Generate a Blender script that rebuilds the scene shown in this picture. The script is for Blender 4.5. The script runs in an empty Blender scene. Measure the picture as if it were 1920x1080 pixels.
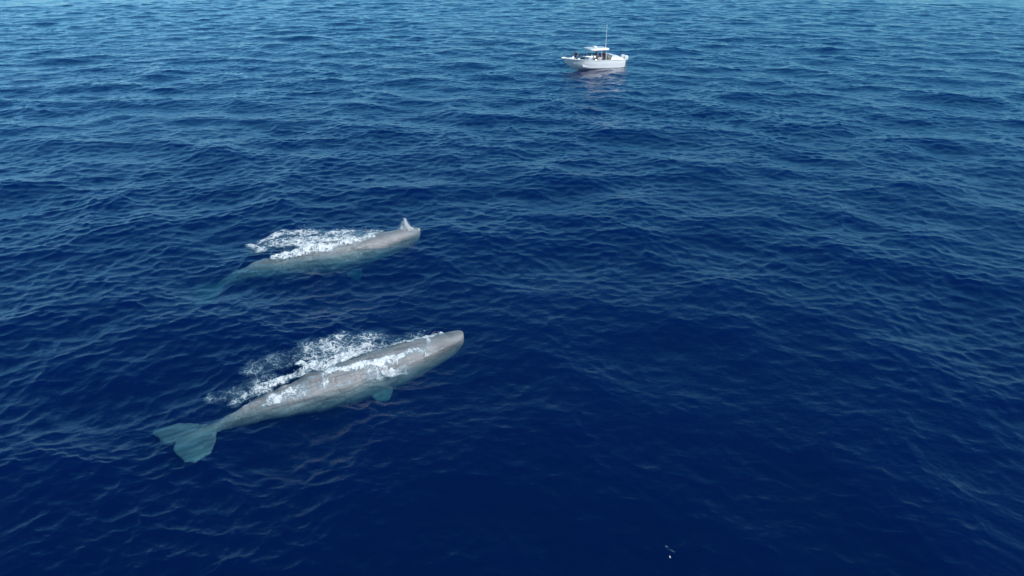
import bpy, bmesh, math, random
import numpy as np
from mathutils import Vector, Matrix
from mathutils.bvhtree import BVHTree

random.seed(7)
SC = bpy.context.scene
COL = SC.collection

# ------------------------------------------------------------------ camera
CAM_H = 14.2
cam_d = bpy.data.cameras.new('camera')
cam_d.sensor_width = 36.0
cam_d.lens = 24.0
cam_d.clip_start = 0.1
cam_d.clip_end = 20000.0
cam = bpy.data.objects.new('camera', cam_d)
COL.objects.link(cam)
cam.location = (0, 0, CAM_H)
cam.rotation_euler = (math.radians(90.0 - 26.565), 0, 0)
SC.camera = cam

# ------------------------------------------------------------------ light
SUN_EL = math.radians(40.0)
SUN_ROT = math.radians(126.0)          # clockwise from +Y: behind the camera, to the right
world = bpy.data.worlds.new('World')
SC.world = world
world.use_nodes = True
wn = world.node_tree.nodes
wl = world.node_tree.links
wn.clear()
sky = wn.new('ShaderNodeTexSky')
sky.sky_type = 'NISHITA'
sky.sun_disc = False
sky.sun_elevation = SUN_EL
sky.sun_rotation = SUN_ROT
sky.altitude = 0
sky.air_density = 0.8
sky.dust_density = 0.0
sky.ozone_density = 9.0
bg = wn.new('ShaderNodeBackground')
bg.inputs['Strength'].default_value = 0.127
wo = wn.new('ShaderNodeOutputWorld')
tint = wn.new('ShaderNodeMix')                 # a clear, deep blue tropical sky
tint.data_type = 'RGBA'
tint.blend_type = 'MULTIPLY'
tint.inputs[0].default_value = 1.0
tint.inputs[7].default_value = (0.60, 0.70, 0.72, 1)
wl.new(sky.outputs[0], tint.inputs[6])
sky_lift = wn.new('ShaderNodeMix')                 # even blue-green added to the sky to widen its sheen on the water
sky_lift.data_type = 'RGBA'
sky_lift.blend_type = 'ADD'
sky_lift.inputs[0].default_value = 1.0
sky_lift.inputs[7].default_value = (0.02, 1.12, 1.30, 1)
wl.new(tint.outputs[2], sky_lift.inputs[6])
wl.new(sky_lift.outputs[2], bg.inputs[0])
wl.new(bg.outputs[0], wo.inputs[0])

sun_d = bpy.data.lights.new('sun', 'SUN')
sun_d.energy = 3.7
sun_d.angle = math.radians(0.53)
sun_d.color = (1.0, 0.97, 0.94)
sun = bpy.data.objects.new('sun', sun_d)
COL.objects.link(sun)
sdir = Vector((math.sin(SUN_ROT) * math.cos(SUN_EL), math.cos(SUN_ROT) * math.cos(SUN_EL), math.sin(SUN_EL)))
sun.rotation_euler = sdir.to_track_quat('Z', 'Y').to_euler()

vs = SC.view_settings
vs.view_transform = 'Standard'
vs.look = 'None'
vs.exposure = 0.0
vs.gamma = 1.0
vs.use_curve_mapping = False

cy = SC.cycles
cy.max_bounces = 6
cy.diffuse_bounces = 2
cy.glossy_bounces = 3
cy.transparent_max_bounces = 12
cy.volume_bounces = 0
cy.use_denoising = True
cy.sample_clamp_indirect = 4.0


# ------------------------------------------------------------------ helpers
def tag(o, label=None, cat=None, group=None, kind=None):
    if label: o['label'] = label
    if cat: o['category'] = cat
    if group: o['group'] = group
    if kind: o['kind'] = kind
    return o


def link(name, me, mats, parent=None, smooth=True):
    o = bpy.data.objects.new(name, me)
    COL.objects.link(o)
    for m in (mats if isinstance(mats, (list, tuple)) else [mats]):
        me.materials.append(m)
    if smooth:
        me.polygons.foreach_set('use_smooth', [True] * len(me.polygons))
    if parent: o.parent = parent
    return o


def mesh_np(name, co, quads):
    me = bpy.data.meshes.new(name)
    co = np.asarray(co, np.float32)
    quads = np.asarray(quads, np.int32)
    n = quads.shape[1]
    me.vertices.add(len(co))
    me.vertices.foreach_set('co', co.ravel())
    me.loops.add(quads.size)
    me.loops.foreach_set('vertex_index', quads.ravel())
    me.polygons.add(len(quads))
    me.polygons.foreach_set('loop_start', np.arange(0, quads.size, n, dtype=np.int32))
    me.update(calc_edges=True)
    return me


def empty(name, loc, rz=0.0):
    o = bpy.data.objects.new(name, None)
    COL.objects.link(o)
    o.location = loc
    o.rotation_euler = (0, 0, rz)
    o.empty_display_size = 0.3
    return o


class NT:
    """a small wrapper that builds a material node tree"""
    def __init__(self, name):
        self.m = bpy.data.materials.new(name)
        self.m.use_nodes = True
        self.t = self.m.node_tree
        self.t.nodes.clear()
        self.out = self.t.nodes.new('ShaderNodeOutputMaterial')

    def n(self, typ, inputs=None, **kw):
        nd = self.t.nodes.new('ShaderNode' + typ)
        for k, v in kw.items():
            setattr(nd, k, v)
        for k, v in (inputs or {}).items():
            s = nd.inputs[k]
            if isinstance(v, bpy.types.NodeSocket):
                self.t.links.new(v, s)
            else:
                s.default_value = v
        return nd

    def link(self, a, b):
        self.t.links.new(a, b)

    def math(self, op, a, b=0.0, clamp=False):
        nd = self.n('Math', {0: a, 1: b}, operation=op)
        nd.use_clamp = clamp
        return nd.outputs[0]

    def ramp(self, fac, stops):
        nd = self.n('ValToRGB', {0: fac})
        el = nd.color_ramp.elements
        while len(el) < len(stops): el.new(0.5)
        for e, (p, c) in zip(el, stops):
            e.position = p
            e.color = (*c, 1) if len(c) == 3 else c
        return nd.outputs[0]


def simple_mat(name, col, rough=0.4, metallic=0.0, var=0.06, scale=6.0, bump=0.0, spec=0.5):
    t = NT(name)
    tc = t.n('TexCoord')
    no = t.n('TexNoise', {'Vector': tc.outputs['Object'], 'Scale': scale, 'Detail': 4.0, 'Roughness': 0.6})
    a = tuple(c * (1 - var) for c in col)
    b = tuple(min(1, c * (1 + var)) for c in col)
    c = t.ramp(no.outputs[0], [(0.3, a), (0.7, b)])
    ins = {'Base Color': c, 'Roughness': rough, 'Metallic': metallic, 'Specular IOR Level': spec}
    if bump:
        bp = t.n('Bump', {'Height': no.outputs[0], 'Strength': 1.0, 'Distance': bump})
        ins['Normal'] = bp.outputs[0]
    p = t.n('BsdfPrincipled', ins)
    t.link(p.outputs[0], t.out.inputs[0])
    return t.m


# vectorised gradient noise in two dimensions
_perm = np.random.RandomState(11).permutation(4096)
_ga = np.random.RandomState(12).rand(4096) * 2 * np.pi
_gx, _gy = np.cos(_ga), np.sin(_ga)


def pnoise(x, y, seed=0):
    xi = np.floor(x).astype(np.int64); yi = np.floor(y).astype(np.int64)
    fx = x - xi; fy = y - yi
    u = fx * fx * fx * (fx * (fx * 6 - 15) + 10)
    v = fy * fy * fy * (fy * (fy * 6 - 15) + 10)

    def g(ix, iy, dx, dy):
        h = _perm[(_perm[(ix + seed * 131) % 4096] + iy) % 4096]
        return _gx[h] * dx + _gy[h] * dy
    a = g(xi, yi, fx, fy); b = g(xi + 1, yi, fx - 1, fy)
    c = g(xi, yi + 1, fx, fy - 1); d = g(xi + 1, yi + 1, fx - 1, fy - 1)
    return ((a + (b - a) * u) * (1 - v) + (c + (d - c) * u) * v) * 1.41


def fbm(x, y, seed=0, octv=4):
    s = 0.0; a = 1.0; t = 0.0
    for k in range(octv):
        s = s + a * pnoise(x * 2 ** k, y * 2 ** k, seed + k * 7)
        t += a; a *= 0.5
    return s / t


def worley(x, y, seed=0):
    """distance to the nearest cell wall (F2 - F1)"""
    xi = np.floor(x).astype(np.int64); yi = np.floor(y).astype(np.int64)
    f1 = np.full(x.shape, 9.0); f2 = np.full(x.shape, 9.0)
    for i in (-1, 0, 1):
        for j in (-1, 0, 1):
            h = _perm[(_perm[(xi + i + seed * 131) % 4096] + yi + j) % 4096]
            d = np.hypot(xi + i + _ga[h] / (2 * np.pi) - x, yi + j + _ga[(h * 7 + 13) % 4096] / (2 * np.pi) - y)
            f2 = np.where(d < f1, f1, np.minimum(f2, d)); f1 = np.minimum(f1, d)
    return f2 - f1


def smooth(a, b, x):
    t = np.clip((x - a) / (b - a), 0, 1)
    return t * t * (3 - 2 * t)


# ------------------------------------------------------------------ the sea: spectral wave fields
def wave_tile(L, N, lmin, lmax, rms_slope, seed, wind, spread, slope_pow=4.0):
    rs = np.random.RandomState(seed)
    k1 = np.fft.fftfreq(N, L / N) * 2 * np.pi
    kx, ky = np.meshgrid(k1, k1, indexing='ij')
    k = np.hypot(kx, ky)
    kk = np.where(k > 0, k, 1)
    lam = 2 * np.pi / kk
    P = kk ** -slope_pow
    P *= smooth(lmin * 0.8, lmin * 1.25, lam) * (1 - smooth(lmax * 0.7, lmax * 1.1, lam))
    ang = np.arctan2(ky, kx) - wind
    P *= spread + (1 - spread) * np.abs(np.cos(ang)) ** 4
    P[k == 0] = 0
    amp = np.sqrt(P) * (rs.randn(N, N) + 1j * rs.randn(N, N))
    h = np.fft.ifft2(amp).real
    sx = np.fft.ifft2(1j * kx * amp).real
    sy = np.fft.ifft2(1j * ky * amp).real
    s = rms_slope / math.sqrt((sx ** 2 + sy ** 2).mean())
    # horizontal pull towards the crests
    dx = np.fft.ifft2(1j * kx / kk * amp).real
    dy = np.fft.ifft2(1j * ky / kk * amp).real
    return dict(L=L, N=N, h=h * s, dx=dx * s, dy=dy * s)


def sample(tile, name, x, y):
    N, L = tile['N'], tile['L']
    A = tile[name]
    fx = x / L * N; fy = y / L * N
    ix = np.floor(fx).astype(np.int64); iy = np.floor(fy).astype(np.int64)
    u = fx - ix; v = fy - iy
    i0 = ix % N; i1 = (ix + 1) % N; j0 = iy % N; j1 = (iy + 1) % N
    return (A[i0, j0] * (1 - u) + A[i1, j0] * u) * (1 - v) + (A[i0, j1] * (1 - u) + A[i1, j1] * u) * v


WIND = math.radians(78)
TILE_A = wave_tile(163.0, 1024, 1.3, 14.0, 0.092, 3, WIND, 0.55)
TILE_B = wave_tile(41.0, 1024, 0.36, 1.3, 0.12, 5, WIND + 0.25, 0.6)
TILE_C = wave_tile(13.7, 512, 0.15, 0.36, 0.08, 8, WIND - 0.2, 0.5)


def sea(x, y):
    """world position of the water surface particle that rests at (x, y)"""
    r = np.hypot(x, y)
    wa = 1 - smooth(350, 900, r)
    wb = 1 - smooth(150, 260, r)
    wc = 1 - smooth(32, 75, r)
    gust = 1.17 + 0.80 * fbm(x / 19.0, y / 26.0, 40, 4)
    calm = np.exp(-((x - 5.5) / 11.5) ** 4 - ((y - 17.0) / 13.0) ** 4)
    gust = gust * (1 - 0.50 * calm)
    wa = wa * (1 - 0.16 * calm)
    X = x.astype(float).copy(); Y = y.astype(float).copy(); Z = np.zeros_like(X)
    for t, w, ch in ((TILE_A, wa * (0.6 + 0.4 * gust), 2.1), (TILE_B, wb * gust, 1.5), (TILE_C, wc * gust, 0.9)):
        Z = Z + w * sample(t, 'h', x, y)
        X = X + ch * w * sample(t, 'dx', x, y)
        Y = Y + ch * w * sample(t, 'dy', x, y)
    return X, Y, Z


def sea_z(x, y):
    x = np.atleast_1d(np.asarray(x, float)); y = np.atleast_1d(np.asarray(y, float))
    px, py = x.copy(), y.copy()
    for _ in range(3):
        X, Y, Z = sea(px, py)
        px += x - X; py += y - Y
    return Z


def water_material():
    t = NT('sea_water')
    tc = t.n('TexCoord')
    mp = t.n('Mapping', {'Vector': tc.outputs['Object'], 'Rotation': (0, 0, 0.2), 'Scale': (0.8, 1.15, 1.0)})
    n1 = t.n('TexNoise', {'Vector': mp.outputs[0], 'Scale': 6.0, 'Detail': 4.0, 'Roughness': 0.62, 'Distortion': 0.4})
    b1 = t.n('Bump', {'Height': n1.outputs[0], 'Strength': 1.0, 'Distance': 0.022})
    # Schlick reflectance, the same from above and from below
    lw = t.n('LayerWeight', {'Blend': 0.5, 'Normal': b1.outputs[0]})
    p5 = t.math('POWER', lw.outputs['Facing'], 5.0)
    fr = t.math('MULTIPLY_ADD', p5, 0.98)
    fr.node.inputs[2].default_value = 0.02
    gl = t.n('BsdfGlossy', {'Color': (1, 1, 1, 1), 'Roughness': 0.06, 'Normal': b1.outputs[0]})
    tr = t.n('BsdfTransparent', {'Color': (1, 1, 1, 1)})
    mx = t.n('MixShader', {0: fr, 1: tr.outputs[0], 2: gl.outputs[0]})
    t.link(mx.outputs[0], t.out.inputs['Surface'])
    # clear deep ocean: red is swallowed first, blue scatters back
    sc = t.n('VolumeScatter', {'Color': (0.0, 0.115, 1.0, 1), 'Density': 0.132, 'Anisotropy': 0.0})
    ab = t.n('VolumeAbsorption', {'Color': (0.06, 0.56, 0.68, 1), 'Density': 0.95})
    ad = t.n('AddShader', {0: sc.outputs[0], 1: ab.outputs[0]})
    t.link(ad.outputs[0], t.out.inputs['Volume'])
    return t.m


def build_water():
    half = math.radians(44)
    a_f = np.linspace(-half, half, 860)
    a_c = np.linspace(half, 2 * math.pi - half, 150)[1:-1]
    ang = np.concatenate([a_f, a_c])            # measured from +Y, clockwise
    rows = [0.6]
    r = 0.6
    while r < 7.0:
        r += 0.5; rows.append(r)
    while r < 235:
        r += max(0.050, 0.0028 * r); rows.append(r)
    while r < 900:
        r *= 1.012; rows.append(r)
    while r < 9000:
        r *= 1.12; rows.append(r)
    rows = np.array(rows)
    nr, na = len(rows), len(ang)
    R, A = np.meshgrid(rows, ang, indexing='ij')
    x = (R * np.sin(A)).ravel(); y = (R * np.cos(A)).ravel()
    X, Y, Z = sea(x, y)
    co = np.stack([X, Y, Z], 1)
    i = np.arange(nr - 1)[:, None]; j = np.arange(na)[None, :]
    j2 = (j + 1) % na
    q = np.stack([i * na + j, i * na + j2, (i + 1) * na + j2, (i + 1) * na + j], -1).reshape(-1, 4)
    n0 = nr * na
    # closing pieces: the middle, and a body 90 m deep under the outer ring
    ex = [[0, 0, float(sea_z(0, 0)[0])]]
    low = co[(nr - 1) * na:].copy(); low[:, 2] = -90
    co = np.vstack([co, ex, low, [[0, 0, -90]]])
    jj = np.arange(na); jn = (jj + 1) % na
    o = (nr - 1) * na
    side = np.stack([o + jj, o + jn, n0 + 1 + jn, n0 + 1 + jj], 1)
    c0 = n0; c1 = n0 + 1 + na
    tri_top = np.stack([np.full(na, c0), jn, jj], 1)
    tri_bot = np.stack([np.full(na, c1), n0 + 1 + jj, n0 + 1 + jn], 1)
    me = bpy.data.meshes.new('water')
    faces_l = np.concatenate([q.ravel(), side.ravel(), tri_top.ravel(), tri_bot.ravel()]).astype(np.int32)
    cnt = np.concatenate([np.full(len(q) + len(side), 4), np.full(2 * na, 3)]).astype(np.int32)
    st = np.concatenate([[0], np.cumsum(cnt)[:-1]]).astype(np.int32)
    me.vertices.add(len(co)); me.vertices.foreach_set('co', co.astype(np.float32).ravel())
    me.loops.add(len(faces_l)); me.loops.foreach_set('vertex_index', faces_l)
    me.polygons.add(len(cnt)); me.polygons.foreach_set('loop_start', st)
    me.update(calc_edges=True)
    me.polygons.foreach_set('use_smooth', np.ones(len(cnt), bool))
    ob = link('water', me, water_material(), smooth=False)
    tag(ob, 'deep blue open sea with small wind waves', kind='structure')
    return ob


build_water()


# ------------------------------------------------------------------ whales
def spline(pts, n):
    """Catmull-Rom through pts (k x d), n samples evenly spaced along it"""
    P = np.asarray(pts, float)
    P = np.vstack([2 * P[0] - P[1], P, 2 * P[-1] - P[-2]])
    out = []
    for i in range(1, len(P) - 2):
        for t in np.linspace(0, 1, 60, endpoint=False):
            a, b, c, d = P[i - 1:i + 3]
            out.append(0.5 * (2 * b + (c - a) * t + (2 * a - 5 * b + 4 * c - d) * t * t + (3 * b - a - 3 * c + d) * t ** 3))
    out.append(P[-2])
    out = np.array(out)
    s = np.concatenate([[0], np.cumsum(np.linalg.norm(np.diff(out[:, :2], axis=0), axis=1))])
    u = np.linspace(0, s[-1], n)
    return np.stack([np.interp(u, s, out[:, k]) for k in range(out.shape[1])], 1), s[-1]


def loft(rings, co, fa):
    """append a closed loft through rings (each m x 3)"""
    b = len(co); m = len(rings[0])
    for r in rings: co.extend([tuple(p) for p in r])
    for i in range(len(rings) - 1):
        for j in range(m):
            j2 = (j + 1) % m
            fa.append((b + i * m + j, b + i * m + j2, b + (i + 1) * m + j2, b + (i + 1) * m + j))
    fa.append(tuple(b + j for j in range(m))[::-1])
    e = b + (len(rings) - 1) * m
    fa.append(tuple(e + j for j in range(m)))


W_U = [0, .006, .02, .05, .10, .18, .26, .34, .43, .52, .60, .68, .76, .84, .91, .96, 1.0]
W_W = [.14, .28, .40, .50, .58, .70, .86, .95, 1.0, .96, .86, .70, .50, .33, .20, .15, .10]
W_H = [.40, .62, .85, 1.10, 1.32, 1.60, 1.84, 2.0, 2.05, 1.95, 1.75, 1.45, 1.08, .78, .55, .40, .20]


def voxel(me, size, it=6, fac=0.6):
    o = bpy.data.objects.new('tmp', me)
    COL.objects.link(o)
    m = o.modifiers.new('r', 'REMESH'); m.mode = 'VOXEL'; m.voxel_size = size
    s = o.modifiers.new('s', 'SMOOTH'); s.iterations = it; s.factor = fac
    dg = bpy.context.evaluated_depsgraph_get()
    out = bpy.data.meshes.new_from_object(o.evaluated_get(dg))
    bpy.data.objects.remove(o)
    return out


def whale_mesh(path, hump_u, flip, flip_dip, fluke_drop, seed, fluke_yaw=0.0):
    S, L = spline(path, 121)
    T = np.gradient(S, axis=0); T[:, 2] *= 0.6
    T /= np.linalg.norm(T, axis=1)[:, None]           # points from snout to tail
    Nn = np.stack([T[:, 1], -T[:, 0], 0 * T[:, 0]], 1)
    Nn /= np.linalg.norm(Nn, axis=1)[:, None]         # tailward x up: the whale's right is -Nn ... see flip
    us = np.linspace(0, 1, 121)
    co, fa = [], []
    ph = np.linspace(0, 2 * np.pi, 41)[:-1]
    rings = []
    for i, u in enumerate(us):
        w = 0.81 * np.interp(u, W_U, W_W); h = 0.80 * np.interp(u, W_U, W_H)
        e = 2.0 / (2.0 + 0.9 * (1 - smooth(0.15, 0.4, u)))
        c, s = np.cos(ph), np.sin(ph)
        yy = w * np.sign(c) * np.abs(c) ** e
        zz = 0.5 * h * np.sign(s) * np.abs(s) ** e
        zc = S[i, 2] - 0.5 * h
        # low triangular hump and knuckles behind it
        hp = 0.17 * max(0, 1 - abs(u - hump_u) / (0.085 if u < hump_u else 0.035)) ** 1.1
        for q, a in ((.085, .10), (.135, .08), (.18, .07), (.22, .05)):
            hp += a * max(0, 1 - abs(u - hump_u - q) / 0.026)
        ridge = 0.10 * smooth(0.30, 0.5, u) * (1 - smooth(.8, .95, u))
        zz = zz + (hp + ridge) * np.exp(-(yy / (0.22 + 0.12 * (u < hump_u + .05))) ** 2) * (s > 0)
        # blunt nose leans
        p = S[i][None, :] * np.array([1, 1, 0]) + Nn[i][None, :] * yy[:, None]
        p[:, 2] = zc + zz
        rings.append(p)
    loft(rings, co, fa)
    # flukes
    base = S[-1].copy(); base[2] -= 0.12
    t = T[-1].copy(); t[2] = 0; t /= np.linalg.norm(t)
    ca, sa = math.cos(fluke_yaw), math.sin(fluke_yaw)
    n = np.array([ca * Nn[-1][0] - sa * Nn[-1][1], sa * Nn[-1][0] + ca * Nn[-1][1], 0])
    rr = []
    for y in np.linspace(-1.3, 1.3, 31):
        a = abs(y) / 1.3
        xl = -0.62 + 0.36 * a + 0.46 * a ** 2
        xt = 0.66 + 0.22 * smooth(0.0, 0.24, a) + 0.04 * math.sin(math.pi * a)
        if a > 0.84:
            k_ = math.sqrt(max(0.0, 1 - ((a - 0.84) / 0.16) ** 2))
            mid = xl + 0.62 * (xt - xl)
            xl, xt = mid + (xl - mid) * k_, mid + (xt - mid) * k_
        xt = max(xt, xl + 0.10)
        th = 0.20 * (1 - a) ** 1.3 + 0.075
        ks = np.linspace(0, 1, 8)
        prof = np.sqrt(np.clip(ks * (1 - ks), 0, 1)) * 2
        top = [(xl + (xt - xl) * k, 0.5 * th * max(pf, .5)) for k, pf in zip(ks, prof)]
        pts = top + [(x, -z) for x, z in top[::-1]]
        dz = -fluke_drop * a * a
        rr.append([base + t * x + n * y + np.array([0, 0, z + dz - 0.10 * x]) for x, z in pts])
    loft(rr, co, fa)
    # flippers: paddles
    for side in (-1, 1):
        i = int(flip * 120)
        w = np.interp(us[i], W_U, W_W)
        root = S[i].copy(); root[2] -= 1.0
        d = (Nn[i] * side * 0.60 + T[i] * 0.62); d[2] = -flip_dip
        d /= np.linalg.norm(d)
        cdir = T[i] - d * np.dot(T[i], d); cdir /= np.linalg.norm(cdir)
        up = np.cross(d, cdir)
        if up[2] < 0: up = -up
        rr = []
        for k in np.linspace(0, 1, 12):
            ctr = root + d * (w * 0.5 + 0.95 * k)
            ch = (0.26 + 0.16 * math.sin(min(1, k * 1.15) * math.pi * 0.75)) * (1 - 0.75 * max(0, k - .82) / .18)
            th = 0.11 * (1 - 0.35 * k)
            rr.append([ctr + cdir * ch * math.cos(q) + up * th * math.sin(q) for q in np.linspace(0, 2 * np.pi, 15)[:-1]])
        loft(rr, co, fa)
    me = bpy.data.meshes.new('sperm_whale')
    me.from_pydata([tuple(map(float, p)) for p in co], [], fa)
    bm = bmesh.new(); bm.from_mesh(me)
    bmesh.ops.recalc_face_normals(bm, faces=bm.faces)
    bm.to_mesh(me); bm.free()
    me = voxel(me, 0.042, 5, 0.5)
    # long shallow wrinkles behind the head
    n_ = len(me.vertices)
    v = np.empty(n_ * 3); me.vertices.foreach_get('co', v); v = v.reshape(-1, 3)
    nm = np.empty(n_ * 3, np.float32); me.vertices.foreach_get('normal', nm); nm = nm.reshape(-1, 3)
    ii = np.argmin(((v[:, None, :2] - S[None, ::2, :2]) ** 2).sum(-1), 1) * 2
    su = us[ii] * L
    la = ((v - S[ii]) * Nn[ii]).sum(1)
    wr = pnoise(su * 1.1, la * 3.2 + v[:, 2] * 3.2, seed) * 0.045 + pnoise(su * 3.0, la * 7 + v[:, 2] * 7, seed + 3) * 0.024
    wr *= smooth(0.2, 0.33, us[ii])
    v = v + nm * wr[:, None]
    me.vertices.foreach_set('co', v.astype(np.float32).ravel())
    me.update()
    at = me.attributes.new('along', 'FLOAT_VECTOR', 'POINT')
    at.data.foreach_set('vector', np.stack([su, la, v[:, 2]], 1).astype(np.float32).ravel())
    return me, S, Nn, L


def whale_material():
    t = NT('whale_skin')
    at = t.n('Attribute', attribute_name='along')
    mp = t.n('Mapping', {'Vector': at.outputs['Vector'], 'Scale': (0.7, 1.6, 1.6)})
    n1 = t.n('TexNoise', {'Vector': mp.outputs[0], 'Scale': 1.3, 'Detail': 3.5, 'Roughness': 0.55, 'Distortion': 0.6})
    c1 = t.ramp(n1.outputs[0], [(0.28, (0.120, 0.120, 0.128)), (0.5, (0.225, 0.220, 0.226)), (0.72, (0.305, 0.297, 0.302))])
    # pale scratches and peeling skin
    mp2 = t.n('Mapping', {'Vector': at.outputs['Vector'], 'Scale': (1.0, 5.0, 5.0), 'Rotation': (0, 0, 0.3)})
    n2 = t.n('TexNoise', {'Vector': mp2.outputs[0], 'Scale': 2.6, 'Detail': 5.0, 'Roughness': 0.7})
    f2 = t.ramp(n2.outputs[0], [(0.56, (0, 0, 0)), (0.68, (1, 1, 1))])
    f2 = t.math('MULTIPLY', f2, 0.45)
    mx = t.n('Mix', {0: f2, 6: c1, 7: (0.42, 0.41, 0.42, 1)}, data_type='RGBA')
    n3 = t.n('TexNoise', {'Vector': mp2.outputs[0], 'Scale': 5.0, 'Detail': 5.0, 'Roughness': 0.6})
    bp = t.n('Bump', {'Height': n3.outputs[0], 'Strength': 1.0, 'Distance': 0.035})
    p = t.n('BsdfPrincipled', {'Base Color': mx.outputs[2], 'Roughness': 0.30, 'Specular IOR Level': 0.5, 'Normal': bp.outputs[0]})
    t.link(p.outputs[0], t.out.inputs[0])
    return t.m


SKIN = whale_material()
NEAR_PATH = [(-2.05, 24.33, 0.08), (-3.22, 23.43, 0.21), (-4.38, 22.58, 0.32), (-5.47, 21.80, 0.36), (-6.49, 21.08, 0.31),
             (-7.65, 20.32, 0.20), (-8.67, 19.72, -0.02), (-9.54, 19.20, -0.24), (-10.30, 18.72, -0.38), (-10.70, 18.46, -0.48)]
FAR_PATH = [(-5.15, 35.45, 0.22), (-6.30, 34.65, 0.34), (-7.52, 33.90, 0.36), (-8.76, 33.20, 0.38), (-9.91, 32.60, 0.34),
            (-11.29, 32.10, 0.14), (-12.6, 31.60, -0.12), (-13.7, 31.25, -0.42), (-14.7, 31.0, -0.90), (-15.2, 30.9, -1.15)]
me_n, S_n, N_n, L_n = whale_mesh(NEAR_PATH, 0.625, .33, .25, 0.06, 21, 0.30)
whale_a = link('sperm_whale', me_n, SKIN)
tag(whale_a, 'nearer grey-brown sperm whale at the surface with pale tail flukes showing underwater', 'whale', 'sperm whales swimming side by side')
me_f, S_f, N_f, L_f = whale_mesh(FAR_PATH, 0.58, .33, 1.0, 0.25, 33, .2)
whale_b = link('sperm_whale', me_f, SKIN)
tag(whale_b, 'farther sperm whale under a white blow, its tail sunk out of sight', 'whale', 'sperm whales swimming side by side')


# ------------------------------------------------------------------ foam
def foam_material(name, soft):
    t = NT(name)
    tc = t.n('TexCoord')
    no = t.n('TexNoise', {'Vector': tc.outputs['Object'], 'Scale': 9.0, 'Detail': 4.0})
    c = t.ramp(no.outputs[0], [(0.3, (0.70, 0.73, 0.76)), (0.65, (0.85, 0.86, 0.87))])
    d = t.n('BsdfPrincipled', {'Base Color': c, 'Roughness': 0.7})
    if soft:                                   # thin foam lets the water show between its bubbles
        at = t.n('Attribute', attribute_name='cover')
        n2 = t.n('TexNoise', {'Vector': tc.outputs['Object'], 'Scale': 26.0, 'Detail': 3.0, 'Roughness': 0.7})
        k = t.ramp(n2.outputs[0], [(0.32, (0.45, 0.45, 0.45)), (0.62, (1.25, 1.25, 1.25))])
        al = t.math('MULTIPLY', at.outputs['Fac'], k, clamp=True)
        # sparse foam is mostly bubbles under a skin of water and takes the water's blue-green
        thick = t.ramp(at.outputs['Fac'], [(0.10, (0, 0, 0)), (0.65, (1, 1, 1))])
        cm = t.n('Mix', {0: thick, 6: (0.26, 0.52, 0.66, 1), 7: c}, data_type='RGBA')
        t.link(cm.outputs[2], d.inputs['Base Color'])
        tr = t.n('BsdfTransparent')
        mx = t.n('MixShader', {0: al, 1: tr.outputs[0], 2: d.outputs[0]})
        t.link(mx.outputs[0], t.out.inputs[0])
    else:
        t.link(d.outputs[0], t.out.inputs[0])
    return t.m


FOAM = foam_material('sea_foam', True)
SPRAY = foam_material('water_drops', False)


def capsules(x, y, caps):
    D = np.zeros_like(x)
    for x0, y0, x1, y1, r, d in caps:
        ax, ay = x1 - x0, y1 - y0
        q = np.clip(((x - x0) * ax + (y - y0) * ay) / max(ax * ax + ay * ay, 1e-9), 0, 1)
        dist = np.hypot(x - x0 - q * ax, y - y0 - q * ay)
        D = np.maximum(D, d * (1 - smooth(0.35, 1.25, dist / r)))
    return D


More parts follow.
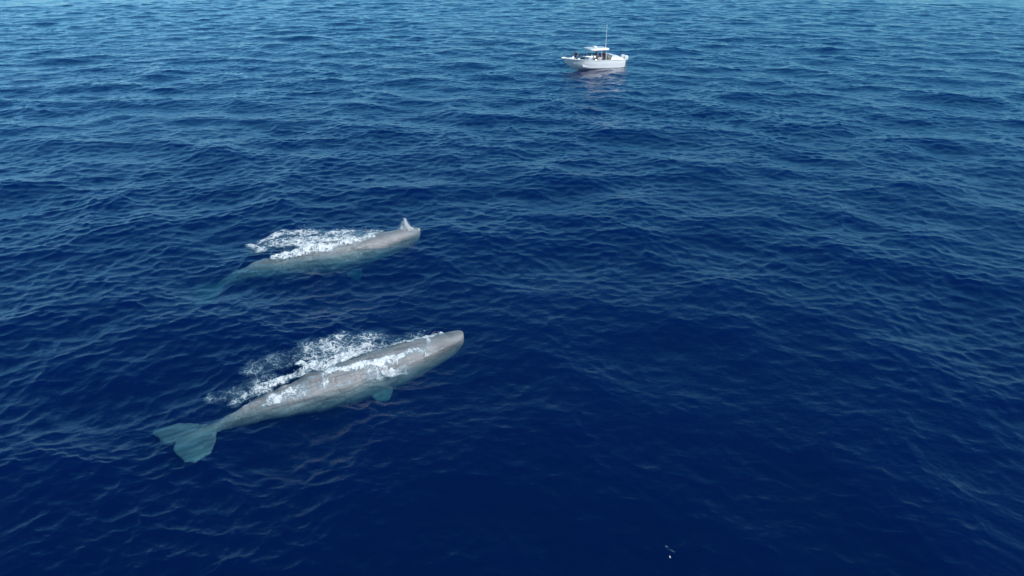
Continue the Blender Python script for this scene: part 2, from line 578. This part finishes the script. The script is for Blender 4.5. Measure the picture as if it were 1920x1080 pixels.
def build_foam(name, label, whale_me, box, caps, seed, edge=0.9, drops=300, step=0.026, lo_x=-99, cell=1.0, cover=1.0):
    x0, y0, x1, y1 = box
    gx = np.arange(x0, x1, step); gy = np.arange(y0, y1, step)
    PX, PY = np.meshgrid(gx, gy, indexing='ij')
    sh = PX.shape
    X, Y, Z = (a.reshape(sh) for a in sea(PX.ravel(), PY.ravel()))
    zt = np.full(sh, -9.0)
    if whale_me is not None:
        bvh = BVHTree.FromPolygons([v.co for v in whale_me.vertices], [p.vertices[:] for p in whale_me.polygons])
        lo, hi = np.array([v.co[:] for v in whale_me.vertices]).min(0), np.array([v.co[:] for v in whale_me.vertices]).max(0)
        dn = Vector((0, 0, -1))
        k = 2
        sub = np.full(((sh[0] + k - 1) // k, (sh[1] + k - 1) // k), -9.0)
        for a in range(sub.shape[0]):
            for b in range(sub.shape[1]):
                xx, yy = X[a * k, b * k], Y[a * k, b * k]
                if lo[0] - .1 < xx < hi[0] + .1 and lo[1] - .1 < yy < hi[1] + .1:
                    h = bvh.ray_cast(Vector((xx, yy, 3)), dn)
                    if h[0] is not None: sub[a, b] = h[0].z
        zt = np.repeat(np.repeat(sub, k, 0), k, 1)[:sh[0], :sh[1]]
    D = capsules(X + 0.30 * fbm(X * 0.9, Y * 0.9, seed + 90, 4), Y + 0.30 * fbm(X * 0.9, Y * 0.9, seed + 91, 4), caps)
    brk = 0.55 + 0.9 * fbm(X * 0.9, Y * 0.9, seed + 50, 3)
    D = D * cover * np.clip(brk + 0.45, 0, 1.35)
    if whale_me is not None:
        rel = zt - Z
        en = edge * np.exp(-((rel - 0.03 - 0.05 * fbm(X * .7, Y * .7, seed + 80, 2)) / (0.055 + 0.03 * fbm(X, Y, seed + 70, 2))) ** 2) * (zt > -5)
        en *= np.clip(0.6 + 1.1 * fbm(X * 0.8, Y * 0.8, seed + 60, 3), 0, 1)
        en = en * (X > lo_x)
        D = np.maximum(D, en)
    # lace: thin connected walls of a warped noise
    wx = X + 0.30 * fbm(X * 1.7, Y * 1.7, seed, 3); wy = Y + 0.30 * fbm(X * 1.7, Y * 1.7, seed + 9, 3)
    r1 = 1 - worley(wx * 2.1 * cell, wy * 2.1 * cell, seed + 20) * 3.0
    r2 = 1 - worley(wx * 4.6 * cell, wy * 4.6 * cell, seed + 21) * 2.6
    r3 = 1 - worley(wx * 10.5 * cell, wy * 10.5 * cell, seed + 22) * 2.2
    lace = np.maximum(r1, np.maximum(r2 * 0.93, r3 * 0.74)) + 0.16 * fbm(X * 7, Y * 7, seed + 23, 3) + 0.12 * fbm(X * 2, Y * 2, seed + 24, 2)
    lace = lace + 0.24 * fbm(X * 15, Y * 15, seed + 25, 3)
    th = 1.10 - 0.95 * D
    al = smooth(th - 0.18, th + 0.46, lace) * (0.45 + 0.55 * smooth(0.25, 0.85, D)) + 0.24 * smooth(0.12, 0.6, D) * np.clip(0.7 + fbm(X * 2.5, Y * 2.5, seed + 26, 3), 0, 1)
    al = np.clip(al, 0, 0.97) * smooth(0.06, 0.16, D)
    keep = al > 0.02
    surf = np.maximum(Z, zt)
    lump = 0.012 + np.clip(D, 0, 1) * 0.17 * np.clip(fbm(X * 3.2, Y * 3.2, seed + 31, 4) + 0.35, 0, 1)
    V = np.stack([X, Y, surf + lump], -1).reshape(-1, 3)
    idx = np.arange(sh[0] * sh[1]).reshape(sh)
    f = keep[:-1, :-1]
    # no quads stretched down the flank
    dz = np.abs(np.diff(surf, axis=0))[:, :-1] + np.abs(np.diff(surf, axis=1))[:-1, :]
    f = f & (dz < 0.12)
    q = np.stack([idx[:-1, :-1][f], idx[1:, :-1][f], idx[1:, 1:][f], idx[:-1, 1:][f]], 1)
    used = np.unique(q)
    remap = np.full(len(V), -1); remap[used] = np.arange(len(used))
    co = V[used]; q = remap[q]
    # thrown drops above the thick foam
    rs = np.random.RandomState(seed)
    cand = np.argwhere((al[:-1, :-1] > 0.6) & f)
    dv, df = [], []
    if len(cand) and drops:
        for a, b in cand[rs.randint(0, len(cand), drops)]:
            s = 0.007 + 0.012 * rs.rand() ** 2
            c = np.array([X[a, b], Y[a, b], surf[a, b] + 0.06 + rs.exponential(0.09)]) + np.append(rs.randn(2) * 0.06, 0)
            o = len(co) + len(dv)
            pts = [(s, 0, 0), (0, s, 0), (-s, 0, 0), (0, -s, 0), (0, 0, s * 1.3), (0, 0, -s * 1.3)]
            dv += [c + np.array(p) for p in pts]
            for i in range(4):
                df += [(o + i, o + (i + 1) % 4, o + 4, o + 4), (o + (i + 1) % 4, o + i, o + 5, o + 5)]
    me = bpy.data.meshes.new(name)
    tris = [(a, b, c) for a, b, c, _ in df]
    loops = np.concatenate([q.ravel(), np.array(tris, np.int64).ravel()]).astype(np.int32) if tris else q.ravel().astype(np.int32)
    cnt = np.concatenate([np.full(len(q), 4), np.full(len(tris), 3)]).astype(np.int32)
    st = np.concatenate([[0], np.cumsum(cnt)[:-1]]).astype(np.int32)
    allv = np.vstack([co, np.array(dv)]) if dv else co
    me.vertices.add(len(allv)); me.vertices.foreach_set('co', allv.astype(np.float32).ravel())
    me.loops.add(len(loops)); me.loops.foreach_set('vertex_index', loops)
    me.polygons.add(len(cnt)); me.polygons.foreach_set('loop_start', st)
    me.update(calc_edges=True)
    at = me.attributes.new('cover', 'FLOAT', 'POINT')
    at.data.foreach_set('value', np.concatenate([al.ravel()[used], np.ones(len(allv) - len(co))]).astype(np.float32))
    o = link(name, me, FOAM)
    tag(o, label, kind='stuff')
    return o


build_foam('foam', 'white lacy foam washing along the back of the nearer whale', me_n, (-11.6, 17.6, -1.4, 25.6), [
    (-3.0, 23.9, -5.0, 22.95, .34, .86), (-5.0, 22.95, -7.3, 21.85, .50, .92),
    (-4.0, 23.9, -6.2, 23.9, .65, .42), (-6.0, 23.8, -7.8, 23.0, .80, .48), (-5.2, 23.2, -7.5, 22.4, .6, .62),
    (-7.2, 21.75, -9.1, 20.45, .26, .66), (-7.8, 22.6, -9.6, 21.6, .75, .36), (-7.3, 21.55, -8.1, 21.85, .20, .95),
    (-9.7, 19.6, -8.8, 20.4, .35, .52), (-10.4, 19.9, -9.0, 21.0, .60, .34),
    (-3.30, 23.4, -3.45, 22.75, .15, .74), (-3.45, 22.75, -4.4, 22.0, .14, .66), (-4.4, 22.0, -6.0, 21.1, .18, .80), (-6.0, 21.1, -6.6, 20.8, .18, .86),
    (-4.2, 21.6, -5.1, 21.1, .48, .46), (-6.7, 20.5, -8.6, 19.4, .28, .58), (-6.6, 21.3, -6.75, 20.6, .18, .66),
], 5, edge=0.70, drops=500, cover=1.0, cell=1.12)
build_foam('foam', 'white churned foam trailing behind the farther whale', me_f, (-15.2, 29.2, -4.6, 37.0), [
    (-13.0, 32.5, -13.9, 33.8, .42, .58), (-13.9, 33.8, -12.8, 35.2, .48, .66), (-12.8, 35.1, -9.8, 35.5, .7, .50),
    (-9.8, 35.5, -7.6, 35.4, .65, .52), (-12.6, 33.8, -8.6, 34.7, 1.0, .56), (-11.2, 33.4, -8.0, 34.6, .40, .85),
    (-11.9, 31.6, -9.7, 32.5, .34, .84), (-9.8, 32.4, -7.4, 33.8, .24, .74), (-7.9, 34.9, -7.3, 34.9, .35, .95),
], 15, edge=0.75, drops=450, cell=0.8, cover=1.0)
build_foam('foam', 'small patch of bubbles on the dark water near the bottom of the view', None, (3.6, 12.4, 4.7, 13.6), [
    (4.15, 12.75, 4.16, 12.72, .03, .95), (4.08, 13.05, 4.22, 13.0, .09, .42),
], 25, drops=0, step=0.012, cover=0.5)

# ------------------------------------------------------------------ the blow over the farther whale's head
def build_blow():
    rs = np.random.RandomState(4)
    base = np.array([-5.78, 35.1, 0.22])
    bm = bmesh.new()
    jets = [(0.0, 0.0, .85, .08), (-.12, .05, .62, .12), (.11, -.04, .58, .12), (.02, .08, .75, .09), (-.22, -.02, .34, .16), (.20, .03, .32, .15)]
    for k in range(2200):
        jx, jy, jh, jw = jets[rs.choice(6, p=[.26, .16, .14, .16, .14, .14])]
        q = rs.rand() ** 1.35
        z = jh * 0.82 * q
        c = np.array([jx * (1 - .4 * q) - .10 * q, jy * (1 - .4 * q)]) + rs.randn(2) * jw * 0.75 * (1.2 - .6 * q)
        s = 0.008 + 0.022 * rs.rand() ** 2 * (1.15 - q)
        bmesh.ops.create_icosphere(bm, subdivisions=1, radius=s, matrix=Matrix.Translation(base + np.array([c[0], c[1], z])))
    me = bpy.data.meshes.new('whale_blow')
    bm.to_mesh(me); bm.free()
    o = link('whale_blow', me, SPRAY)
    tag(o, 'short white blow of spray rising from the farther whale\'s head', 'spray', kind='stuff')


build_blow()
# ------------------------------------------------------------------ the motor boat
M_GEL = simple_mat('white_gelcoat', (0.86, 0.86, 0.85), 0.25, var=0.03, scale=3)
M_DECK = simple_mat('nonskid_deck', (0.62, 0.61, 0.58), 0.8, var=0.08, scale=20)
M_STEEL = simple_mat('stainless_tube', (0.62, 0.63, 0.65), 0.25, 0.9, var=0.04)
M_ALU = simple_mat('white_painted_tube', (0.78, 0.78, 0.78), 0.35, var=0.03)
M_RUB = simple_mat('rub_rail_vinyl', (0.62, 0.63, 0.65), 0.6, var=0.08)
M_VINYL = simple_mat('seat_vinyl', (0.70, 0.69, 0.66), 0.5, var=0.04)
M_DARK = simple_mat('dark_plastic', (0.03, 0.03, 0.035), 0.45, var=0.15)
M_GREY = simple_mat('engine_leg_paint', (0.16, 0.15, 0.15), 0.4, var=0.1)
M_COWL = simple_mat('engine_cowling_paint', (0.74, 0.75, 0.77), 0.22, var=0.03)


def glass_mat():
    t = NT('smoked_acrylic')
    tc = t.n('TexCoord')
    no = t.n('TexNoise', {'Vector': tc.outputs['Object'], 'Scale': 4.0})
    r = t.ramp(no.outputs[0], [(0.3, (0.03, 0.03, 0.03)), (0.7, (0.08, 0.08, 0.08))])
    p = t.n('BsdfPrincipled', {'Base Color': (0.30, 0.36, 0.40, 1), 'Roughness': r, 'Transmission Weight': 0.7, 'IOR': 1.3})
    t.link(p.outputs[0], t.out.inputs[0])
    return t.m


M_ACR = glass_mat()


class MB:
    """collects shapes for one mesh object"""
    def __init__(self): self.bm = bmesh.new()

    def box(self, c, s, rot=(0, 0, 0), bevel=0.0):
        from mathutils import Euler
        m = Matrix.Translation(c) @ Euler(rot).to_matrix().to_4x4() @ Matrix.Diagonal((*s, 1))
        r = bmesh.ops.create_cube(self.bm, size=1.0, matrix=m)
        if bevel:
            vs_ = set(r['verts'])
            es = [e for e in self.bm.edges if e.verts[0] in vs_ and e.verts[1] in vs_]
            bmesh.ops.bevel(self.bm, geom=es, offset=bevel, segments=3, affect='EDGES', profile=0.5)
        return self

    def tube(self, pts, r, seg=8, r2=None):
        pts = [Vector(p) for p in pts]
        rad = [r + ((r2 if r2 is not None else r) - r) * i / max(1, len(pts) - 1) for i in range(len(pts))]
        rings = []
        for i, p in enumerate(pts):
            d = (pts[min(i + 1, len(pts) - 1)] - pts[max(i - 1, 0)]).normalized()
            a = d.orthogonal().normalized() if abs(d.z) > .95 else d.cross(Vector((0, 0, 1))).normalized()
            b = d.cross(a)
            rings.append([self.bm.verts.new(p + (a * math.cos(q) + b * math.sin(q)) * rad[i])
                          for q in [2 * math.pi * k / seg for k in range(seg)]])
        for A, B in zip(rings[:-1], rings[1:]):
            for k in range(seg):
                self.bm.faces.new((A[k], A[(k + 1) % seg], B[(k + 1) % seg], B[k]))
        self.bm.faces.new(rings[0][::-1]); self.bm.faces.new(rings[-1])
        return self

    def loft(self, rings):
        co, fa = [], []
        loft([np.array(r) for r in rings], co, fa)
        v = [self.bm.verts.new(c) for c in co]
        for f in fa: self.bm.faces.new([v[i] for i in f])
        return self

    def build(self, name, mat, parent, smooth_=True):
        bmesh.ops.recalc_face_normals(self.bm, faces=self.bm.faces)
        me = bpy.data.meshes.new(name)
        self.bm.to_mesh(me); self.bm.free()
        o = link(name, me, mat, parent, smooth_)
        if smooth_:
            me.set_sharp_from_angle(angle=math.radians(38))
        return o


BX, BY, BYAW = 10.7, 93.0, math.radians(200)
boat = empty('motor_boat', (BX, BY, float(sea_z(BX, BY)[0]) + 0.02), BYAW)
tag(boat, 'white open motor boat with a hardtop and tall antenna lying beyond the whales', 'boat')

ST = np.array([  # x, gunwale half beam, chine half beam, keel z, chine z, gunwale z
    (-4.0, 1.22, 1.06, -.40, .00, .84), (-3.0, 1.28, 1.12, -.42, .00, .85), (-1.5, 1.32, 1.15, -.45, .02, .87),
    (0.0, 1.32, 1.12, -.42, .06, .90), (1.2, 1.28, 1.02, -.34, .12, .95), (2.2, 1.14, .78, -.16, .27, 1.00),
    (3.0, .90, .50, .10, .46, 1.04), (3.6, .62, .28, .42, .68, 1.06), (3.95, .36, .14, .68, .86, 1.07), (4.2, .10, .04, .92, 1.02, 1.08)])
xs = np.linspace(-4.0, 4.2, 34)
sp = np.stack([np.interp(xs, ST[:, 0], ST[:, k]) for k in range(6)], 1)
for _ in range(2):
    sp[1:-1, 1:] = (sp[:-2, 1:] + 2 * sp[1:-1, 1:] + sp[2:, 1:]) / 4


sp[:, 5] += 0.16 + 0.14 * np.clip(xs / 4.2, 0, 1)


def deck_z(x): return 0.30 if x < 2.05 else 0.78


rings = []
for x, bg_, bc, kz, cz, gz in sp:
    bi = max(bg_ - 0.20, 0.03); dz = max(deck_z(x), cz + 0.02) if x < 3.3 else gz - 0.12
    rings.append([(x, bi - .02, max(dz, kz + .16)), (x, bi, gz), (x, bg_, gz), (x, bg_ + .02, gz - .07), (x, .45 * bg_ + .55 * bc, cz + .45 * (gz - cz)), (x, bc, cz), (x, .5 * bc, .5 * (cz + kz) - .02),
                  (x, 0, kz), (x, -.5 * bc, .5 * (cz + kz) - .02), (x, -bc, cz), (x, -(.45 * bg_ + .55 * bc), cz + .45 * (gz - cz)), (x, -bg_ - .02, gz - .07), (x, -bg_, gz), (x, -bi, gz), (x, -bi + .02, max(dz, kz + .16))])
MB().loft(rings).build('hull', M_GEL, boat)
rb = MB()
for s in (1, -1):
    rb.tube([(x, s * (bg_ + .03), gz - .05) for x, bg_, bc, kz, cz, gz in sp], 0.035, 6)
rb.build('rub_rail', M_RUB, boat)
dk = MB()
dk.box((-.95, 0, .308), (5.9, 2.1, .012))
dk.build('deck_mat', M_DECK, boat, False)
MB().box((-3.92, 0, .56), (.14, 2.02, .50), bevel=.02).build('transom', M_GEL, boat)
# stern bench with a tall raked back
MB().loft([[(x, y, .31) for x, y in ((-3.80, s), (-1.95, s))] + [(-1.95, s, 1.15), (-2.15, s, 1.52), (-2.75, s, 1.54), (-3.80, s, 1.08)] for s in (1.04, .98, -.98, -1.04)]
          ).build('stern_bench', M_GEL, boat)
MB().box((-1.78, 0, .56), (.40, 1.7, .48), bevel=.05).build('bench_cushion', M_VINYL, boat)
# console
con = MB()
con.loft([[(0.02, s * w, z) for s, w, z in ()] or [(x0, -w, z), (x1, -w, z), (x1, w, z), (x0, w, z)]
          for x0, x1, w, z in ((-.15, 1.15, .60, .31), (-.12, 1.13, .60, 1.0), (-.05, .85, .56, 1.46), (.02, .72, .52, 1.52))])
con_o = con.build('console', M_GEL, boat)
MB().box((.74, 0, 1.70), (.02, .98, .40), (0, -.45, 0), bevel=.006).build('windshield', M_ACR, con_o)
MB().box((.02, 0, 1.50), (.03, .62, .20), (0, -.5, 0), bevel=.008).build('instrument_panel', M_DARK, con_o)
wh = MB(); wh.tube([(-.10, .19 * math.cos(a), 1.16 + .19 * math.sin(a)) for a in np.linspace(0, 2 * math.pi, 19)], .016, 6)
wh.tube([(-.10, -.18, 1.16), (-.08, .18, 1.16)], .012, 6)
wh.build('steering_wheel', M_DARK, con_o)
MB().box((1.15, 0, .52), (.42, .72, .42), bevel=.05).build('forward_seat', M_VINYL, boat)
lp = MB().box((-.92, 0, .82), (.42, 1.0, .16), bevel=.05).build('leaning_post', M_VINYL, boat)
for y in (-.42, .42):
    MB().tube([(-.92, y, .31), (-.92, y, .75)], .03).build('post_leg', M_STEEL, lp)
# hardtop
ht = MB()
hp = []
for z, g in ((2.20, .10), (2.25, .02), (2.36, 0), (2.45, .05), (2.48, .2)):
    ring = []
    for a in np.linspace(0, 2 * math.pi, 49)[:-1]:
        c, s = math.cos(a), math.sin(a)
        e = 2 / 7
        ring.append((-.25 + (1.45 - g) * math.copysign(abs(c) ** e, c), (1.2 - g) * math.copysign(abs(s) ** e, s), z))
    hp.append(ring)
ht.loft(hp)
hard = ht.build('hardtop', M_GEL, boat)
for sx, x0, x1 in ((1, .85, .55), (-1, -1.45, -1.35)):
    for y in (-.62, .62):
        MB().tube([(x0, y * 1.12, .32), (x0 * .8 + x1 * .2, y * 1.12, 1.3), (x1, y, 2.22)], .038).build('hardtop_leg', M_ALU, boat)
MB().tube([(-1.30, .55, 2.47), (-1.30, .55, 2.65)], .05, 8).tube([(-1.30, .55, 2.65), (-1.33, .55, 5.3)], .036, 8, .022).build('antenna', M_ALU, boat)
MB().loft([[(-.2 + r * math.cos(a), -.35 + r * math.sin(a), z) for a in np.linspace(0, 2 * math.pi, 21)[:-1]] for r, z in ((.24, 2.47), (.27, 2.52), (.26, 2.60), (.18, 2.65))]).build('radar_dome', M_GEL, hard)
# bow rail with stanchions
br = MB()
rail = [(x, bg_, gz) for x, bg_, bc, kz, cz, gz in sp if x > .9]
P = [(x, y - .05, z + .42) for x, y, z in rail]
path = P + [(4.28, 0, 1.76)] + [(x, -y, z) for x, y, z in P[::-1]]
br.tube(path, .022, 6)
brail = br.build('bow_rail', M_STEEL, boat)
for k in range(0, len(rail), 3):
    for s in (1, -1):
        x, y, z = rail[k]
        MB().tube([(x, s * (y - .06), z), (x, s * (y - .05), z + .42)], .016, 6).build('stanchion', M_STEEL, brail)
MB().box((4.22, 0, 1.41), (.75, .40, .07), bevel=.02).build('bow_pulpit', M_GEL, boat)
an = MB(); an.tube([(4.1, 0, 1.48), (4.66, 0, 1.43)], .022, 6); an.tube([(4.54, -.16, 1.34), (4.66, 0, 1.43), (4.54, .16, 1.34)], .026, 6)
an.build('anchor', M_STEEL, boat)
for x in (-3.4, 0.3, 2.6):
    i = int(np.argmin(abs(xs - x)))
    for s in (1, -1):
        y = s * (sp[i, 1] - .1); z = sp[i, 5]
        MB().tube([(x - .10, y, z + .05), (x + .10, y, z + .05)], .016, 6).tube([(x, y, z - .01), (x, y, z + .05)], .02, 6).build('cleat', M_STEEL, boat)
# outboard motors
for y in (.42, -.42):
    en = MB().loft([[(-4.42 + ax * math.copysign(abs(math.cos(a)) ** .7, math.cos(a)) + ox, y + ay * math.copysign(abs(math.sin(a)) ** .7, math.sin(a)), z)
                     for a in np.linspace(0, 2 * math.pi, 25)[:-1]]
                    for ax, ay, ox, z in ((.22, .16, 0, .78), (.30, .20, 0, .86), (.33, .21, -.02, 1.05), (.31, .20, -.03, 1.25), (.22, .15, -.02, 1.36), (.10, .07, 0, 1.39))])
    eo = en.build('outboard_motor', M_COWL, boat)
    MB().loft([[(-4.42 + ax * math.cos(a), y + ay * math.sin(a), z) for a in np.linspace(0, 2 * math.pi, 17)[:-1]]
               for ax, ay, z in ((.15, .10, .80), (.13, .07, .3), (.12, .05, -.3), (.20, .07, -.48), (.10, .03, -.62))]).box((-4.12, y, .70), (.30, .22, .26), bevel=.02).build('engine_leg', M_GREY, eo)
    pr = MB()
    for k in range(3):
        a = k * 2.094
        pr.box((-4.70, y + .11 * math.cos(a), -.45 + .11 * math.sin(a)), (.025, .17, .09), (a, .5, 0))
    pr.build('propeller', M_STEEL, eo)

# ------------------------------------------------------------------ people aboard
def cloth(name, col): return simple_mat(name, col, 0.85, var=0.12, scale=14, bump=0.004)


M_SKIN1 = simple_mat('tanned_skin', (0.36, 0.21, 0.14), 0.5, var=0.08, scale=9)
M_SKIN2 = simple_mat('pale_skin', (0.50, 0.32, 0.24), 0.5, var=0.08, scale=9)
M_HAIR1 = simple_mat('dark_hair', (0.025, 0.018, 0.014), 0.6, var=0.2, scale=30)
M_HAIR2 = simple_mat('brown_hair', (0.10, 0.06, 0.035), 0.6, var=0.2, scale=30)


def person(label, loc, rz, pose, skin, top, bottom, hair, lift=0.3, h=1.0):
    root = empty('person', (0, 0, 0))
    V = Vector
    hip = .92 if pose != 'sit' else .50
    lean = {'stand': .03, 'lean': .28, 'sit': .05}[pose]
    pel = V((0, 0, hip)); chest = V((lean * .8, 0, hip + .36)); neck = V((lean, 0, hip + .53)); headc = V((lean + .03, 0, hip + .72))
    seg = []            # a, b, ra, rb, material slot: 0 skin 1 top 2 bottom 3 shoes
    seg += [(pel, chest, .145, .155, 1), (chest, neck - V((0, 0, .05)), .15, .10, 1), (neck - V((0, 0, .06)), headc - V((0, 0, .06)), .055, .05, 0)]
    seg += [(pel + V((0, -.07, -.02)), pel + V((0, .07, -.02)), .14, .14, 2)]
    seg += [(headc + V((0, 0, .03)), headc + V((.015, 0, -.05)), .098, .075, 0), (headc + V((.09, 0, .0)), headc + V((.105, 0, -.025)), .012, .018, 0)]
    for s in (1, -1):
        seg += [(headc + V((-.01, s * .092, .015)), headc + V((-.01, s * .095, -.02)), .018, .014, 0)]
        sh = neck + V((0, s * .19, -.07))
        if pose == 'lean':
            el = sh + V((.16, s * .06, -.24)); wr = el + V((.20, -s * .03, -.08))
        elif pose == 'sit':
            el = sh + V((.08, s * .07, -.28)); wr = el + V((.22, -s * .04, -.06))
        else:
            el = sh + V((.05, s * .08, -.28)); wr = el + V((.20, -s * .06, -.10))
        seg += [(neck + V((0, s * .05, -.06)), sh, .07, .065, 1), (sh, sh + (el - sh) * .5, .062, .058, 1), (sh + (el - sh) * .4, el, .046, .04, 0), (el, wr, .040, .028, 0)]
        d = (wr - el).normalized(); pal = wr + d * .085
        seg += [(wr, pal, .030, .034, 0)]
        side = V((0, 1, 0))
        for q, ln in ((-.027, .062), (-.009, .074), (.009, .070), (.027, .056)):
            a = pal + side * q
            seg += [(a, a + d * ln * .6, .010, .010, 0), (a + d * ln * .6, a + d * ln + V((0, 0, -.03)), .010, .009, 0)]
        seg += [(wr + d * .03 - side * s * .02, wr + d * .07 - side * s * .062, .012, .011, 0)]
        hj = pel + V((0, s * .10, -.03))
        if pose == 'sit':
            kn = hj + V((.42, s * .05, .02)); an_ = kn + V((.03, 0, -.42))
        else:
            kn = hj + V((.03, s * .03, -.42)); an_ = V((-.02, s * .14, .085))
        seg += [(hj, kn, .095, .062, 2), (kn, an_, .058, .038, 0), (an_ + V((-.03, 0, -.03)), an_ + V((.17, s * .02, -.05)), .045, .034, 3)]
    bm = bmesh.new()
    for a, b, ra, rb_, _ in seg:
        d = b - a; L = max(d.length, 1e-4)
        rot = d.to_track_quat('Z', 'Y').to_matrix().to_4x4()
        bmesh.ops.create_cone(bm, cap_ends=True, segments=12, radius1=ra, radius2=rb_, depth=L, matrix=Matrix.Translation((a + b) / 2) @ rot)
        for c, r in ((a, ra), (b, rb_)):
            bmesh.ops.create_icosphere(bm, subdivisions=2, radius=r, matrix=Matrix.Translation(c))
    me = bpy.data.meshes.new('body'); bm.to_mesh(me); bm.free()
    me = voxel(me, .0135, 3, .5)
    body = link('body', me, [skin, top, bottom, M_DARK], root)
    ctr = np.array([p.center[:] for p in me.polygons])
    best = np.full(len(ctr), 9.0); slot = np.zeros(len(ctr), np.int32)
    for a, b, ra, rb_, m in seg:
        a_, b_ = np.array(a), np.array(b); ab = b_ - a_
        t = np.clip(((ctr - a_) @ ab) / max(ab @ ab, 1e-8), 0, 1)
        dd = np.linalg.norm(ctr - a_ - t[:, None] * ab, axis=1) - (ra + (rb_ - ra) * t)
        k = dd < best; best[k] = dd[k]; slot[k] = m
    me.polygons.foreach_set('material_index', slot)
    hb = bmesh.new()
    bmesh.ops.create_icosphere(hb, subdivisions=3, radius=.112, matrix=Matrix.Translation(headc + V((-.012, 0, .032))))
    bmesh.ops.delete(hb, geom=[v for v in hb.verts if v.co.x - headc.x > .035 and v.co.z < headc.z + .075 or v.co.z < headc.z - .045], context='VERTS')
    hm = bpy.data.meshes.new('hair'); hb.to_mesh(hm); hb.free()
    ho = link('hair', hm, hair, root)
    so = ho.modifiers.new('thick', 'SOLIDIFY'); so.thickness = .012
    root.matrix_world = boat_m @ Matrix.Translation((loc[0], loc[1], lift)) @ Matrix.Rotation(rz, 4, 'Z') @ Matrix.Diagonal((h, h, h, 1))
    tag(root, label, 'person', 'people aboard the motor boat')
    return root


boat_m = Matrix.Translation(boat.location) @ Matrix.Rotation(BYAW, 4, 'Z')
person('person in black standing at the bow rail, closest to the bow tip', (2.75, .30, 0), .9, 'stand', M_SKIN1, cloth('black_shirt', (.02, .02, .024)), cloth('black_shorts', (.018, .018, .022)), M_HAIR1, .79, .82)
person('person in dark navy sitting on the foredeck, second from the bow tip', (1.75, .35, 0), 1.2, 'sit', M_SKIN1, cloth('navy_shirt', (.02, .03, .055)), cloth('navy_shorts', (.02, .022, .03)), M_HAIR1, .34)
person('person in a grey shirt at the wheel under the front of the hardtop', (-.42, -.12, 0), 0, 'stand', M_SKIN1, cloth('grey_shirt', (.22, .22, .23)), cloth('khaki_shorts', (.26, .20, .14)), M_HAIR1, .315)
person('person in a brown shirt leaning on the near side beside the console', (.05, .78, 0), 1.5, 'lean', M_SKIN2, cloth('brown_shirt', (.20, .12, .09)), cloth('tan_shorts', (.30, .22, .16)), M_HAIR2, .315, .95)
person('person in a maroon shirt standing under the rear edge of the hardtop', (-1.30, .30, 0), 1.3, 'stand', M_SKIN1, cloth('maroon_shirt', (.16, .06, .06)), cloth('grey_shorts', (.12, .12, .13)), M_HAIR1, .315)
person('person in a beige shirt sitting on the stern bench cushion', (-1.80, .55, 0), .6, 'sit', M_SKIN2, cloth('beige_shirt', (.42, .34, .27)), cloth('olive_shorts', (.14, .13, .09)), M_HAIR2, .36)
